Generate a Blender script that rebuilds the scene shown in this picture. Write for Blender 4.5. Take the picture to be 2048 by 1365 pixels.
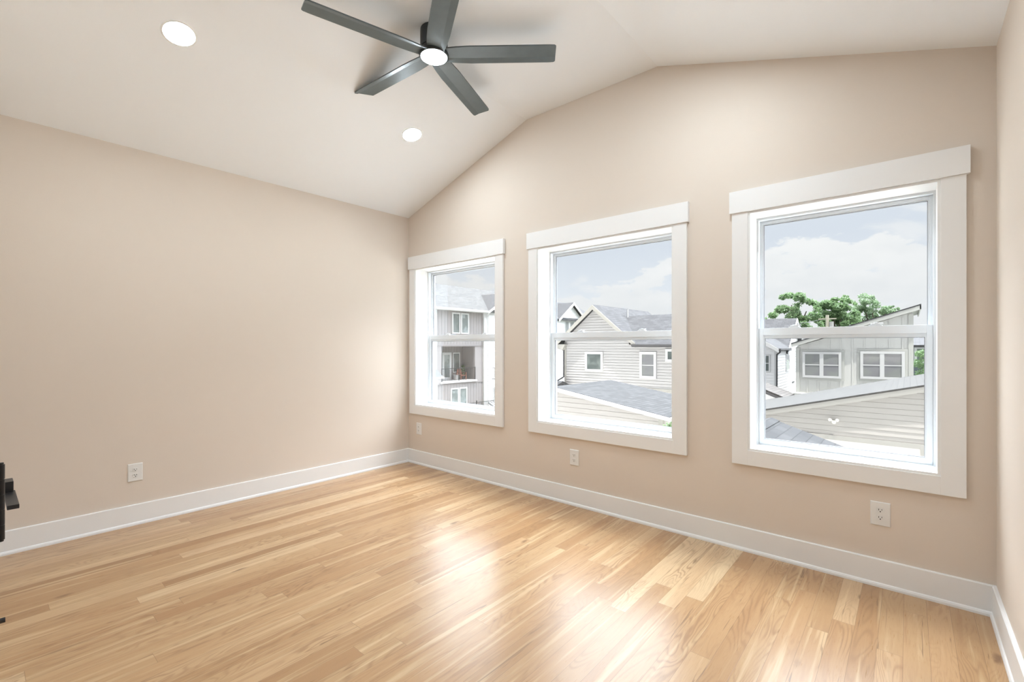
import bpy, bmesh, math, random
from mathutils import Vector, Matrix
import numpy as np
random.seed(7); rng = np.random.default_rng(11)
for o in list(bpy.data.objects): bpy.data.objects.remove(o)
SC = bpy.context.scene
COL = SC.collection
PI = math.pi

# ------------------------------------------------------------------ camera
CX, CY, CZ = 4.102, -3.073, 1.25
cd = bpy.data.cameras.new('camera')
cd.sensor_width = 36.0; cd.lens = 36.0 * 926.3 / 2048
cd.shift_y = (691.5 - 682.5) / 2048
cd.clip_start = 0.02; cd.clip_end = 500
cam = bpy.data.objects.new('camera', cd); COL.objects.link(cam)
cam.location = (CX, CY, CZ); cam.rotation_euler = (PI/2, 0, math.radians(40.567))
SC.camera = cam

# ------------------------------------------------------------------ exposure
SC.view_settings.view_transform = 'Standard'
SC.view_settings.look = 'None'
SC.view_settings.exposure = 1.02
SC.view_settings.gamma = 1.0
SC.view_settings.use_curve_mapping = False

# light levels
SKY = .49
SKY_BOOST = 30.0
SUN = 4.5
LAMP = 104.0
FANLAMP = 46.0

# ------------------------------------------------------------------ node helper
class NT:
    def __init__(s, tree): s.t = tree; s.n = tree.nodes; s.l = tree.links
    def node(s, typ, **kw):
        n = s.n.new(typ)
        for k, v in kw.items(): setattr(n, k, v)
        return n
    def put(s, sock, v):
        if v is None: return
        if isinstance(v, bpy.types.NodeSocket): s.l.new(v, sock)
        else: sock.default_value = v
    def math(s, op, a, b=None, c=None, clamp=False):
        n = s.node('ShaderNodeMath', operation=op, use_clamp=clamp)
        s.put(n.inputs[0], a); s.put(n.inputs[1], b)
        if c is not None: s.put(n.inputs[2], c)
        return n.outputs[0]
    def mix(s, f, a, b, blend='MIX'):
        n = s.node('ShaderNodeMix', data_type='RGBA', blend_type=blend)
        s.put(n.inputs[0], f); s.put(n.inputs[6], a); s.put(n.inputs[7], b)
        return n.outputs[2]
    def comb(s, x, y, z=0.0):
        n = s.node('ShaderNodeCombineXYZ'); s.put(n.inputs[0], x); s.put(n.inputs[1], y); s.put(n.inputs[2], z)
        return n.outputs[0]
    def sep(s, v):
        n = s.node('ShaderNodeSeparateXYZ'); s.l.new(v, n.inputs[0]); return n.outputs
    def noise(s, v, scale, detail=3, rough=.5, dist=0.0, out=0):
        n = s.node('ShaderNodeTexNoise'); s.put(n.inputs['Vector'], v)
        n.inputs['Scale'].default_value = scale; n.inputs['Detail'].default_value = detail
        n.inputs['Roughness'].default_value = rough; n.inputs['Distortion'].default_value = dist
        return n.outputs[out]
    def smooth(s, v, a, b):
        n = s.node('ShaderNodeMapRange', interpolation_type='SMOOTHSTEP')
        s.put(n.inputs[0], v); n.inputs[1].default_value = a; n.inputs[2].default_value = b
        return n.outputs[0]
    def ramp(s, v, stops):
        n = s.node('ShaderNodeValToRGB'); s.put(n.inputs[0], v)
        e = n.color_ramp.elements
        while len(e) < len(stops): e.new(.5)
        for i, (p, c) in enumerate(stops): e[i].position = p; e[i].color = (*c, 1)
        return n.outputs[0]

# ------------------------------------------------------------------ sky
W = bpy.data.worlds.new('sky'); SC.world = W; W.use_nodes = True
w = NT(W.node_tree); w.n.clear()
tc = w.node('ShaderNodeTexCoord'); d = tc.outputs['Generated']
dx, dy, dz = w.sep(d)
base = w.ramp(w.math('MAXIMUM', dz, 0.0), [(0.0, (.88, .905, .935)), (.10, (.83, .875, .935)), (.20, (.745, .80, .885)), (.45, (.82, .88, .95))])
# broken soft clouds
cn = w.noise(w.node('ShaderNodeMapping').outputs[0], 1) if False else None
mp = w.node('ShaderNodeMapping'); mp.inputs['Scale'].default_value = (1, 1, 2.4); w.l.new(d, mp.inputs[0])
soft = w.smooth(w.math('ADD', w.noise(mp.outputs[0], 6.5, 7, .6, .3), w.math('MULTIPLY', w.smooth(dz, .20, .02), .16)), .56, .72)
col = w.mix(w.math('MULTIPLY', soft, .75), base, (.92, .93, .945, 1))
# one big heap cloud, over the houses
nz = w.noise(mp.outputs[0], 19, 8, .62, .2)
nz2 = w.noise(mp.outputs[0], 9, 6, .6, 0)
blobs = [(-.205, .135, .06), (-.165, .155, .055), (-.13, .165, .055), (-.095, .155, .05), (-.055, .155, .05), (-.028, .172, .035), (-.02, .135, .06), (.03, .12, .06), (.08, .10, .07), (-.25, .11, .06), (-.10, .12, .08), (-.17, .115, .07), (-.03, .10, .08), (-.53, .07, .06), (-.47, .10, .05), (-.40, .135, .04), (-.41, .09, .06), (-.37, .16, .03), (-.755, .14, .035), (-.70, .125, .035)]
acc = None
for bx_, bz_, br_ in blobs:
    ex = w.math('DIVIDE', w.math('SUBTRACT', dx, bx_), br_)
    ez = w.math('DIVIDE', w.math('SUBTRACT', dz, bz_), br_ * .62)
    r2 = w.math('ADD', w.math('MULTIPLY', ex, ex), w.math('MULTIPLY', ez, ez))
    g = w.math('SUBTRACT', 1.0, w.math('SQRT', r2))
    acc = g if acc is None else w.math('MAXIMUM', acc, g)
acc = w.math('ADD', acc, w.math('MULTIPLY', w.math('SUBTRACT', nz, .5), 2.6))
cum = w.smooth(acc, .0, .30)
cum = w.math('MULTIPLY', cum, w.smooth(dy, 0.0, .3))
cshade = w.ramp(w.math('ADD', w.math('MULTIPLY', nz2, .6), w.math('MULTIPLY', dz, 2.2)), [(.45, (.87, .885, .905)), (.72, (.97, .972, .975))])
col = w.mix(cum, col, cshade)
# glow added to the unseen upper sky, window side and overhead, lights the room
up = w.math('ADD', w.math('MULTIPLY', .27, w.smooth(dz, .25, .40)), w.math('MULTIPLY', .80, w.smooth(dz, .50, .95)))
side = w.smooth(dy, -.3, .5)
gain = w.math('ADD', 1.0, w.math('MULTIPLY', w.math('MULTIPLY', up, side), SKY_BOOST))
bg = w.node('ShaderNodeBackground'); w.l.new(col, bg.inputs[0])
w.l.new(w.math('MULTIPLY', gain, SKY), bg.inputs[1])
wo = w.node('ShaderNodeOutputWorld'); w.l.new(bg.outputs[0], wo.inputs[0])

# ------------------------------------------------------------------ sun (behind the house, high)
sl = bpy.data.lights.new('sun', 'SUN'); sl.energy = SUN; sl.angle = math.radians(.6); sl.color = (1, .96, .9)
so = bpy.data.objects.new('sun', sl); COL.objects.link(so)
so.rotation_euler = Vector((.25, -.22, 1.45)).to_track_quat('Z', 'Y').to_euler()

# ------------------------------------------------------------------ materials
def srgb(r, g, b):
    f = lambda c: (c/255/12.92) if c/255 <= .04045 else ((c/255+.055)/1.055)**2.4
    return (f(r), f(g), f(b), 1)
def pmat(name, color, rough=.5, metal=0.0, spec=.5, bump=0.0, bscale=200, tone=0.0, tscale=3, emit=None):
    m = bpy.data.materials.new(name); m.use_nodes = True
    t = NT(m.node_tree); p = t.n['Principled BSDF']
    p.inputs['Base Color'].default_value = color if len(color) == 4 else (*color, 1)
    p.inputs['Roughness'].default_value = rough; p.inputs['Metallic'].default_value = metal
    p.inputs['Specular IOR Level'].default_value = spec
    co = t.node('ShaderNodeTexCoord').outputs['Object']
    if tone:
        n = t.noise(co, tscale, 4, .6)
        c = color if len(color) == 4 else (*color, 1)
        a = tuple(min(1, x*(1-tone)) for x in c[:3]) + (1,); b = tuple(min(1, x*(1+tone)) for x in c[:3]) + (1,)
        t.l.new(t.mix(n, a, b), p.inputs['Base Color'])
    if bump:
        n = t.noise(co, bscale, 2, .5)
        b = t.node('ShaderNodeBump'); b.inputs['Strength'].default_value = bump; b.inputs['Distance'].default_value = .002
        t.l.new(n, b.inputs['Height']); t.l.new(b.outputs[0], p.inputs['Normal'])
    if emit:
        p.inputs['Emission Color'].default_value = (*emit[0], 1); p.inputs['Emission Strength'].default_value = emit[1]
    return m
M = {}
M['wall'] = pmat('beige wall paint', (.75, .662, .578), .75, spec=.25, bump=.15, bscale=260)
M['ceil'] = pmat('white ceiling paint', (.91, .92, .93), .85, spec=.15, bump=.1, bscale=220)
M['trim'] = pmat('white trim paint', (.88, .875, .87), .38, spec=.4)
M['jamb'] = pmat('white window jamb paint', (.88, .88, .87), .4)
M['vinyl'] = pmat('white window vinyl', (.77, .81, .85), .35)
M['gasket'] = pmat('grey window gasket', (.25, .26, .28), .5)
M['plate'] = pmat('white outlet plastic', (.82, .81, .79), .3)
M['slot'] = pmat('dark outlet slot', (.02, .02, .02), .6)
M['black'] = pmat('matte black door metal', (.012, .011, .012), .42, bump=.05, bscale=500)
M['fan'] = pmat('matte black fan finish', (0.092, 0.115, 0.120), .38, bump=.12, bscale=350, tone=.15, tscale=20)
M['fanbody'] = pmat('black fan housing metal', (.022, .025, .026), .38)
M['lens'] = pmat('lit fan diffuser', (1, 1, 1), .5, emit=((.80, .92, 1), FANLAMP))
M['canlens'] = pmat('lit recessed diffuser', (1, 1, 1), .5, emit=((.80, .92, 1), LAMP))
M['ring'] = pmat('white light trim ring', (.85, .84, .82), .4)
M['screw'] = pmat('steel screw', (.6, .6, .58), .3, metal=.9)
# exterior
M['gray_lap'] = pmat('pale grey lap siding', (0.438, 0.424, 0.420), .7, tone=.02)
M['white_lap'] = pmat('white lap siding', (0.751, 0.741, 0.743), .7, tone=.02)
M['cream_lap'] = pmat('cream lap siding', (0.427, 0.401, 0.384), .7, tone=.02)
M['beige_lap'] = pmat('beige lap siding', (0.296, 0.282, 0.269), .7, tone=.02)
M['bb'] = pmat('pale green grey panel siding', (0.525, 0.521, 0.503), .7, tone=.02)
M['bb_trim'] = pmat('green grey trim board', (0.424, 0.425, 0.404), .6)
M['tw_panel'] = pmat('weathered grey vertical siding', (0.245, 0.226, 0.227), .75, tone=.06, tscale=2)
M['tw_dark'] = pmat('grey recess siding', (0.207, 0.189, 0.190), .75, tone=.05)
M['ext_trim'] = pmat('white exterior trim', (0.517, 0.517, 0.517), .5)
M['cream_trim'] = pmat('cream exterior trim', (0.349, 0.336, 0.309), .5)
M['beige_trim'] = pmat('beige exterior trim', (0.244, 0.236, 0.222), .6)
M['garage'] = pmat('white garage door', (0.461, 0.435, 0.418), .5)
M['blue_lap'] = pmat('slate grey siding', (0.126, 0.142, 0.163), .7, tone=.04)
M['gutter'] = pmat('dark grey gutter', (0.077, 0.074, 0.077), .45)
M['bgutter'] = pmat('black gutter', (.03, .03, .032), .4)
M['bulb'] = pmat('cream lamp glass', (0.540, 0.528, 0.480), .25)
M['brown'] = pmat('red brown wood', (0.213, 0.075, 0.045), .6, tone=.15, tscale=8)
M['pot'] = pmat('pale ceramic', (0.366, 0.354, 0.347), .4)
M['bark'] = pmat('tree bark', srgb(96, 88, 78), .9, tone=.25, tscale=6)
M['pole'] = pmat('weathered pole wood', srgb(170, 165, 150), .9, tone=.1)
M['grass'] = pmat('lawn', (.10, .11, .085), .95, tone=.2, tscale=.6)
M['concrete'] = pmat('pale concrete drive', srgb(216, 213, 206), .9, tone=.05)
M['metalroof'] = pmat('grey standing seam metal', srgb(140, 142, 145), .4, metal=.3)

def glass_mat():
    m = bpy.data.materials.new('clear window glass'); m.use_nodes = True
    t = NT(m.node_tree); t.n.clear()
    tr = t.node('ShaderNodeBsdfTransparent'); tr.inputs[0].default_value = (.97, .98, .98, 1)
    gl = t.node('ShaderNodeBsdfGlossy'); gl.inputs['Roughness'].default_value = 0.0
    fr = t.node('ShaderNodeFresnel'); fr.inputs[0].default_value = 1.45
    mx = t.node('ShaderNodeMixShader'); t.l.new(t.math('MULTIPLY', fr.outputs[0], .16), mx.inputs[0])
    t.l.new(tr.outputs[0], mx.inputs[1]); t.l.new(gl.outputs[0], mx.inputs[2])
    o = t.node('ShaderNodeOutputMaterial'); t.l.new(mx.outputs[0], o.inputs[0])
    return m
M['glass'] = glass_mat()
def pane_mat(name, c, c2):
    m = pmat(name, c, .06); t = NT(m.node_tree); p = t.n['Principled BSDF']
    co = t.node('ShaderNodeTexCoord').outputs['Object']
    t.l.new(t.mix(t.smooth(t.noise(co, 1.6, 2, .5, .3), .42, .62), (*c, 1), (*c2, 1)), p.inputs['Base Color'])
    return m
M['pane'] = pane_mat('dark house window pane', (.20, .20, .21), (.22, .23, .22))
M['pane_g'] = pane_mat('greenish house window pane', (0.092, 0.109, 0.105), (.15, .17, .165))
M['pane_c'] = pane_mat('curtained house window pane', (0.126, 0.144, 0.144), (.24, .27, .27))

def shingle(name, c1, c2, axis, row=.14, width=.32, gap=.010, dark=.45):
    """axis: which object axis the courses step along"""
    m = pmat(name, c1, .92, spec=.2); t = NT(m.node_tree); p = t.n['Principled BSDF']
    co = t.node('ShaderNodeTexCoord').outputs['Object']; x, y, z = t.sep(co)
    v = t.comb(y, x, 0.0) if axis == 'x' else t.comb(x, y, 0.0)
    b = t.node('ShaderNodeTexBrick'); t.l.new(v, b.inputs['Vector'])
    b.inputs['Color1'].default_value = (*c1, 1); b.inputs['Color2'].default_value = (*c2, 1)
    b.inputs['Mortar'].default_value = tuple(k*dark for k in c1) + (1,)
    b.inputs['Scale'].default_value = 1.0; b.inputs['Mortar Size'].default_value = gap
    b.inputs['Brick Width'].default_value = width; b.inputs['Row Height'].default_value = row
    b.offset = .37; b.inputs['Bias'].default_value = -.1
    g = t.noise(co, 60, 3, .7)
    t.l.new(t.mix(t.math('MULTIPLY', g, .5), b.outputs[0], t.mix(.3, b.outputs[0], (.2, .2, .2, 1))), p.inputs['Base Color'])
    bp = t.node('ShaderNodeBump'); bp.inputs['Strength'].default_value = .5; bp.inputs['Distance'].default_value = .01
    t.l.new(t.math('SUBTRACT', 1.0, b.outputs[1]), bp.inputs['Height']); t.l.new(bp.outputs[0], p.inputs['Normal'])
    return m
G1, G2 = (.043, .042, .045), (.068, .067, .071)
M['sh_x'] = shingle('grey shingles stepping across', G1, G2, 'x')
M['sh_y'] = shingle('grey shingles stepping back', G1, G2, 'y')
M['sh_flat'] = shingle('dark grey shingles stepping across', (0.0270, 0.0270, 0.0285), (0.0450, 0.0450, 0.0473), 'x')
M['sh_light'] = shingle('pale grey shingles', (0.0417, 0.0395, 0.0381), (0.0538, 0.0512, 0.0480), 'x', .14, .32, .006, .8)
M['sh_town'] = shingle('mottled light grey shingles', (0.0540, 0.0540, 0.0547), (0.1008, 0.1008, 0.1008), 'x', .16, .25)
M['sh_near'] = shingle('blue grey shingles', (0.0198, 0.0202, 0.0223), (0.0409, 0.0409, 0.0434), 'x', .135, .30, .005, .5)
M['sh_brown'] = shingle('brown grey shingles', (0.0720, 0.0648, 0.0612), (0.0990, 0.0900, 0.0855), 'x')

def leaf_mat(name, c1, c2):
    m = pmat(name, c1, .6, spec=.3); t = NT(m.node_tree); p = t.n['Principled BSDF']
    co = t.node('ShaderNodeTexCoord').outputs['Object']
    t.l.new(t.mix(t.noise(co, 1.6, 5, .7), (*c1, 1), (*c2, 1)), p.inputs['Base Color'])
    p.inputs['Transmission Weight'].default_value = 0
    p.inputs['Subsurface Weight'].default_value = 0
    tl = t.node('ShaderNodeBsdfTranslucent'); tl.inputs[0].default_value = (c2[0], c2[1]*1.1, c2[2], 1)
    mx = t.node('ShaderNodeMixShader'); mx.inputs[0].default_value = .35
    o = t.n['Material Output']
    t.l.new(p.outputs[0], mx.inputs[1]); t.l.new(tl.outputs[0], mx.inputs[2]); t.l.new(mx.outputs[0], o.inputs[0])
    return m
M['leaf'] = leaf_mat('green tree leaves', (.065, .115, .065), (.20, .28, .14))
M['leaf2'] = leaf_mat('pale green tree leaves', (.11, .165, .10), (.23, .30, .185))

def floor_mat():
    m = pmat('oak strip floor', (.6, .4, .2), .3); t = NT(m.node_tree); p = t.n['Principled BSDF']
    co = t.node('ShaderNodeTexCoord').outputs['Object']; x, y, z = t.sep(co)
    PW = .0826
    xs = t.math('DIVIDE', t.math('ADD', x, .045), PW)
    row = t.math('FLOOR', xs); fx = t.math('FRACT', xs)
    def wn(v, out='Color'):
        n = t.node('ShaderNodeTexWhiteNoise', noise_dimensions='3D'); t.l.new(v, n.inputs[0]); return n.outputs[out]
    rr = t.sep(wn(t.comb(row, 3.7, 1.1)))
    ln = t.math('ADD', .95, t.math('MULTIPLY', rr[0], 1.1))
    ys = t.math('ADD', t.math('DIVIDE', y, ln), t.math('MULTIPLY', rr[1], 17.0))
    idx = t.math('FLOOR', ys); fy = t.math('FRACT', ys)
    pid = wn(t.comb(row, idx, 5.3)); pr, pg, pb = t.sep(pid)
    p2 = t.sep(wn(t.comb(idx, row, 9.9)))
    tone = t.ramp(pr, [(0.0, srgb(160, 122, 84)[:3]), (.25, srgb(180, 144, 104)[:3]), (.7, srgb(192, 158, 118)[:3]), (.92, srgb(204, 173, 134)[:3]), (1.0, srgb(214, 187, 150)[:3])])
    tone = t.mix(t.math('MULTIPLY', pg, .30), tone, srgb(190, 143, 100))
    # offsets per plank
    ox = t.math('MULTIPLY', pg, 31.0); oy = t.math('MULTIPLY', pb, 47.0)
    lx = t.math('ADD', x, ox); ly = t.math('ADD', y, oy)
    # cathedral figure = contour lines of a stretched noise
    fig = t.noise(t.comb(t.math('MULTIPLY', lx, 9.0), t.math('MULTIPLY', ly, 1.5), p2[0]), 1.0, 2.0, .45, .55)
    ph = t.math('ADD', t.math('MULTIPLY', fig, 105.0), t.math('MULTIPLY', lx, 60.0))
    ring = t.math('ADD', .5, t.math('MULTIPLY', .5, t.math('SINE', ph)))
    ring = t.math('POWER', ring, 2.6)
    rs = t.math('MULTIPLY', t.smooth(t.noise(t.comb(lx, ly, 2.0), 2.2, 2, .5), .36, .62), t.math('ADD', .22, t.math('MULTIPLY', .55, p2[1])))
    c = t.mix(t.math('MULTIPLY', ring, rs), tone, srgb(150, 112, 78))
    # fine pores
    fine = t.noise(t.comb(t.math('MULTIPLY', lx, 320.0), t.math('MULTIPLY', ly, 9.0), 0.0), 1.0, 3, .6)
    c = t.mix(t.math('MULTIPLY', t.smooth(fine, .50, .75), .38), c, srgb(158, 120, 84))
    # broad streaks, pale sapwood and darker heart
    st = t.noise(t.comb(t.math('MULTIPLY', lx, 24.0), t.math('MULTIPLY', ly, .9), 4.0), 1.0, 3, .55, .3)
    c = t.mix(t.math('MULTIPLY', t.smooth(st, .54, .70), .55), c, srgb(224, 198, 158))
    c = t.mix(t.math('MULTIPLY', t.smooth(st, .46, .30), .40), c, srgb(164, 122, 84))
    # knots and mineral streaks
    vo = t.node('ShaderNodeTexVoronoi', feature='F1'); vo.inputs['Scale'].default_value = 1.0
    nd = t.noise(t.comb(t.math('MULTIPLY', lx, 20.0), t.math('MULTIPLY', ly, 12.0), 0.0), 1.0, 3, .6)
    t.l.new(t.comb(t.math('ADD', t.math('MULTIPLY', lx, 7.0), t.math('MULTIPLY', nd, .25)), t.math('ADD', t.math('MULTIPLY', ly, 2.6), t.math('MULTIPLY', nd, .18)), 0.0), vo.inputs['Vector'])
    keep = t.math('GREATER_THAN', t.sep(vo.outputs['Color'])[0], .80)
    kn = t.math('MULTIPLY', t.smooth(vo.outputs['Distance'], .16, .03), keep)
    c = t.mix(t.math('MULTIPLY', kn, .75), c, srgb(112, 78, 52))
    ms = t.noise(t.comb(t.math('MULTIPLY', lx, 60.0), t.math('MULTIPLY', ly, 3.2), 8.0), 1.0, 2, .5, .8)
    c = t.mix(t.math('MULTIPLY', t.math('MULTIPLY', t.smooth(ms, .65, .73), t.math('GREATER_THAN', p2[2], .35)), .65), c, srgb(120, 88, 60))
    # joints
    ex = t.math('MULTIPLY', t.math('MINIMUM', fx, t.math('SUBTRACT', 1.0, fx)), PW)
    ey = t.math('MULTIPLY', t.math('MINIMUM', fy, t.math('SUBTRACT', 1.0, fy)), ln)
    e = t.math('MINIMUM', ex, ey)
    gap = t.smooth(e, .0011, .0003)
    c = t.mix(t.math('MULTIPLY', gap, .55), c, srgb(110, 78, 50))
    t.l.new(c, p.inputs['Base Color'])
    rgh = t.math('ADD', .24, t.math('MULTIPLY', fine, .10))
    t.l.new(rgh, p.inputs['Roughness'])
    p.inputs['Specular IOR Level'].default_value = .5
    p.inputs['Coat Weight'].default_value = .25; p.inputs['Coat Roughness'].default_value = .22
    b = t.node('ShaderNodeBump'); b.inputs['Strength'].default_value = .25; b.inputs['Distance'].default_value = .0006
    t.l.new(t.math('SUBTRACT', t.math('MULTIPLY', fine, -.4), gap), b.inputs['Height']); t.l.new(b.outputs[0], p.inputs['Normal'])
    return m
M['floor'] = floor_mat()

# ------------------------------------------------------------------ mesh helpers (world coordinates in, local out)
def props(o, label=None, cat=None, group=None, kind=None):
    if label: o['label'] = label
    if cat: o['category'] = cat
    if group: o['group'] = group
    if kind: o['kind'] = kind
    return o
def thing(name, loc, label=None, cat=None, group=None, kind=None):
    o = bpy.data.objects.new(name, None); COL.objects.link(o); o.location = loc
    o.empty_display_size = .1
    return props(o, label, cat, group, kind)
def worldloc(o):
    v = Vector((0, 0, 0))
    while o is not None: v += o.location; o = o.parent
    return v
class MB:
    def __init__(s): s.bm = bmesh.new()
    def box(s, x0, x1, y0, y1, z0, z1, bev=0.0):
        if x0 > x1: x0, x1 = x1, x0
        if y0 > y1: y0, y1 = y1, y0
        if z0 > z1: z0, z1 = z1, z0
        r = bmesh.ops.create_cube(s.bm, size=1.0)
        for v in r['verts']:
            v.co = Vector(((x0+x1)/2 + v.co.x*(x1-x0), (y0+y1)/2 + v.co.y*(y1-y0), (z0+z1)/2 + v.co.z*(z1-z0)))
        if bev:
            es = list({e for v in r['verts'] for e in v.link_edges})
            bmesh.ops.bevel(s.bm, geom=es, offset=bev, segments=2, affect='EDGES', profile=.7)
        return s
    def prism(s, poly, axis, a, b):
        """poly: list of 2D points; axis 'y': points are (x,z); 'x': (y,z); 'z': (x,y)"""
        f = {'y': lambda p, t: (p[0], t, p[1]), 'x': lambda p, t: (t, p[0], p[1]), 'z': lambda p, t: (p[0], p[1], t)}[axis]
        va = [s.bm.verts.new(f(p, a)) for p in poly]; vb = [s.bm.verts.new(f(p, b)) for p in poly]
        n = len(poly)
        fs = [s.bm.faces.new(va), s.bm.faces.new(list(reversed(vb)))]
        for i in range(n): fs.append(s.bm.faces.new((va[i], vb[i], vb[(i+1) % n], va[(i+1) % n])))
        bmesh.ops.recalc_face_normals(s.bm, faces=fs)
        return s
    def face(s, pts):
        s.bm.faces.new([s.bm.verts.new(p) for p in pts]); return s
    def cyl(s, p0, p1, r0, r1=None, n=16, caps=True):
        r1 = r0 if r1 is None else r1
        p0 = Vector(p0); p1 = Vector(p1); ax = (p1-p0); L = ax.length
        q = ax.to_track_quat('Z', 'Y').to_matrix().to_4x4(); q.translation = (p0+p1)/2
        bmesh.ops.create_cone(s.bm, cap_ends=caps, segments=n, radius1=r0, radius2=r1, depth=L, matrix=q)
        return s
    def lathe(s, prof, c, n=40, mat=None):
        """prof: (r,z) list"""
        rings = []
        for r, z in prof:
            if r < 1e-6: rings.append([s.bm.verts.new((c[0], c[1], c[2]+z))])
            else: rings.append([s.bm.verts.new((c[0]+r*math.cos(2*PI*k/n), c[1]+r*math.sin(2*PI*k/n), c[2]+z)) for k in range(n)])
        for A, B in zip(rings, rings[1:]):
            for k in range(n):
                k2 = (k+1) % n
                if len(A) == 1 and len(B) == 1: continue
                if len(A) == 1: s.bm.faces.new((A[0], B[k], B[k2]))
                elif len(B) == 1: s.bm.faces.new((A[k], B[0], A[k2]))
                else: s.bm.faces.new((A[k], B[k], B[k2], A[k2]))
        return s
    def sphere(s, c, r, n=16):
        m = Matrix.Translation(c); bmesh.ops.create_uvsphere(s.bm, u_segments=n, v_segments=n//2+2, radius=r, matrix=m); return s
    def tube(s, pts, r, n=8):
        for a, b in zip(pts, pts[1:]): s.cyl(a, b, r, n=n)
        for p in pts[1:-1]: s.sphere(p, r, 8)
        return s
    def build(s, name, mat, parent=None, loc=None, smooth=False, label=None, cat=None, group=None, kind=None, matrix=None):
        me = bpy.data.meshes.new(name)
        bmesh.ops.recalc_face_normals(s.bm, faces=s.bm.faces[:])
        base = worldloc(parent)
        if loc is None:
            if parent is None: loc = Vector((0, 0, 0))
            else: loc = base
        loc = Vector(loc)
        for v in s.bm.verts: v.co -= loc
        s.bm.to_mesh(me); s.bm.free()
        if smooth:
            for p_ in me.polygons: p_.use_smooth = True
            try: me.set_sharp_from_angle(angle=math.radians(35))
            except Exception: pass
        me.materials.append(mat)
        o = bpy.data.objects.new(name, me); COL.objects.link(o)
        if parent is not None: o.parent = parent; o.location = loc - base
        else: o.location = loc
        return props(o, label, cat, group, kind)

def clip(poly, z0, z1):
    """clip a convex (u,z) polygon to z0<=z<=z1"""
    for sgn, lim in ((1, z0), (-1, -z1)):
        out = []
        for i in range(len(poly)):
            p, q = poly[i], poly[(i+1) % len(poly)]
            a, b = sgn*p[1]-lim, sgn*q[1]-lim
            if a >= 0: out.append(p)
            if (a >= 0) != (b >= 0):
                k = a/(a-b); out.append((p[0]+k*(q[0]-p[0]), p[1]+k*(q[1]-p[1])))
        poly = out
        if len(poly) < 3: return []
    return poly
def lap_wall(mb, poly, axis, plane, out, step=.15, lip=.016, thick=.15, g=.010):
    """lap siding: convex polygon (u,z) on plane; axis 'y' -> u is x and faces out*y; axis 'x' -> u is y"""
    P = (lambda u, z, dd: (u, plane+out*dd, z)) if axis == 'y' else (lambda u, z, dd: (plane+out*dd, u, z))
    mb.prism(poly, axis, plane - out*thick, plane - out*.07)
    zmin = min(p[1] for p in poly); zmax = max(p[1] for p in poly)
    z = zmin
    while z < zmax:
        c = clip(poly, z+g, min(z+step, zmax))
        if len(c) >= 3:
            off = lambda zz: .002 + lip*(1-(zz-z)/step)
            mb.face([P(u, zz, off(zz)) for u, zz in c])
            for zz in (z+g, z+step):          # underside of the lip, and top of the course inside the groove
                us = [p[0] for p in c if abs(p[1]-zz) < 1e-5]
                if len(us) >= 2:
                    a, b = min(us), max(us)
                    mb.face([P(a, zz, off(zz)), P(b, zz, off(zz)), P(b, zz, -.07), P(a, zz, -.07)])
        z += step

# ==================================================================== THE ROOM
RX = 4.41; YB = -3.12; HW = 2.625; HC = 3.172; X1 = 1.634; X2 = 2.79; WT = .26
def ceil_z(x):
    if x < X1: return HW + (HC-HW)*x/X1
    if x > X2: return HC + (HW+.008-HC)*(x-X2)/(RX-X2)
    return HC
WIN = [(.130, 1.290), (1.757, 2.906), (3.363, 4.221)]; ZW0, ZW1 = .615, 2.060
mb = MB()
cuts = sorted({-.15, 0, RX, RX+.15, X1, X2, *[v for q in WIN for v in q]})
for a, b in zip(cuts, cuts[1:]):
    m_ = (a+b)/2; hole = any(q[0] < m_ < q[1] for q in WIN)
    za, zb = ceil_z(max(0, min(RX, a))), ceil_z(max(0, min(RX, b)))
    if hole:
        mb.prism([(a, -.2), (b, -.2), (b, ZW0), (a, ZW0)], 'y', 0, WT)
        mb.prism([(a, ZW1), (b, ZW1), (b, zb+.1), (a, za+.1)], 'y', 0, WT)
    else:
        mb.prism([(a, -.2), (b, -.2), (b, zb+.1), (a, za+.1)], 'y', 0, WT)
mb.build('wall_front', M['wall'], kind='structure')
MB().box(-.15, 0, YB-.15, 0, -.2, HW+.1).build('wall_left', M['wall'], kind='structure')
MB().box(RX, RX+.15, YB-.15, 0, -.2, HW+.1).build('wall_right', M['wall'], kind='structure')
# back wall with the doorway the camera looks in through
DX0, DX1, DH = 3.175, 3.945, 2.04
mb = MB()
for a, b, zz in ((0, X1, 0), (X1, X2, 0), (X2, DX0, 0), (DX0, DX1, DH), (DX1, RX, 0)):
    mb.prism([(a, zz if zz else -.2), (b, zz if zz else -.2), (b, ceil_z(b)+.1), (a, ceil_z(a)+.1)], 'y', YB-.13, YB)
mb.build('wall_back', M['wall'], kind='structure')
# ceiling (vaulted: slope, flat, slope)
pts = [(-.15, ceil_z(0)-.05), (0, ceil_z(0)), (X1, HC), (X2, HC), (RX, ceil_z(RX)), (RX+.15, ceil_z(RX)-.05)]
mb = MB()
for (a, za), (b, zb) in zip(pts, pts[1:]):
    mb.prism([(a, za), (b, zb), (b, zb+.2), (a, za+.2)], 'y', YB-.13, WT)
mb.build('ceiling', M['ceil'], kind='structure')
MB().box(-.15, RX+.15, YB-1.6, WT, -.2, 0).build('floor', M['floor'], kind='structure')
# small hall behind the doorway
mb = MB()
mb.box(2.75, 2.87, YB-1.6, YB-.13, 0, 2.44); mb.box(RX, RX+.15, YB-1.6, YB-.15, 0, 2.44); mb.box(2.75, RX+.15, YB-1.72, YB-1.6, -.2, 2.44)
mb.build('wall_hall', M['wall'], kind='structure')
MB().box(2.75, RX+.15, YB-1.72, YB-.13, 2.44, 2.56).build('ceiling_hall', M['ceil'], kind='structure')
MB().box(-.3, RX+.3, YB-1.9, -1.0, -4.2, -.2).build('wall_lower', M['white_lap'], kind='structure')

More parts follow.
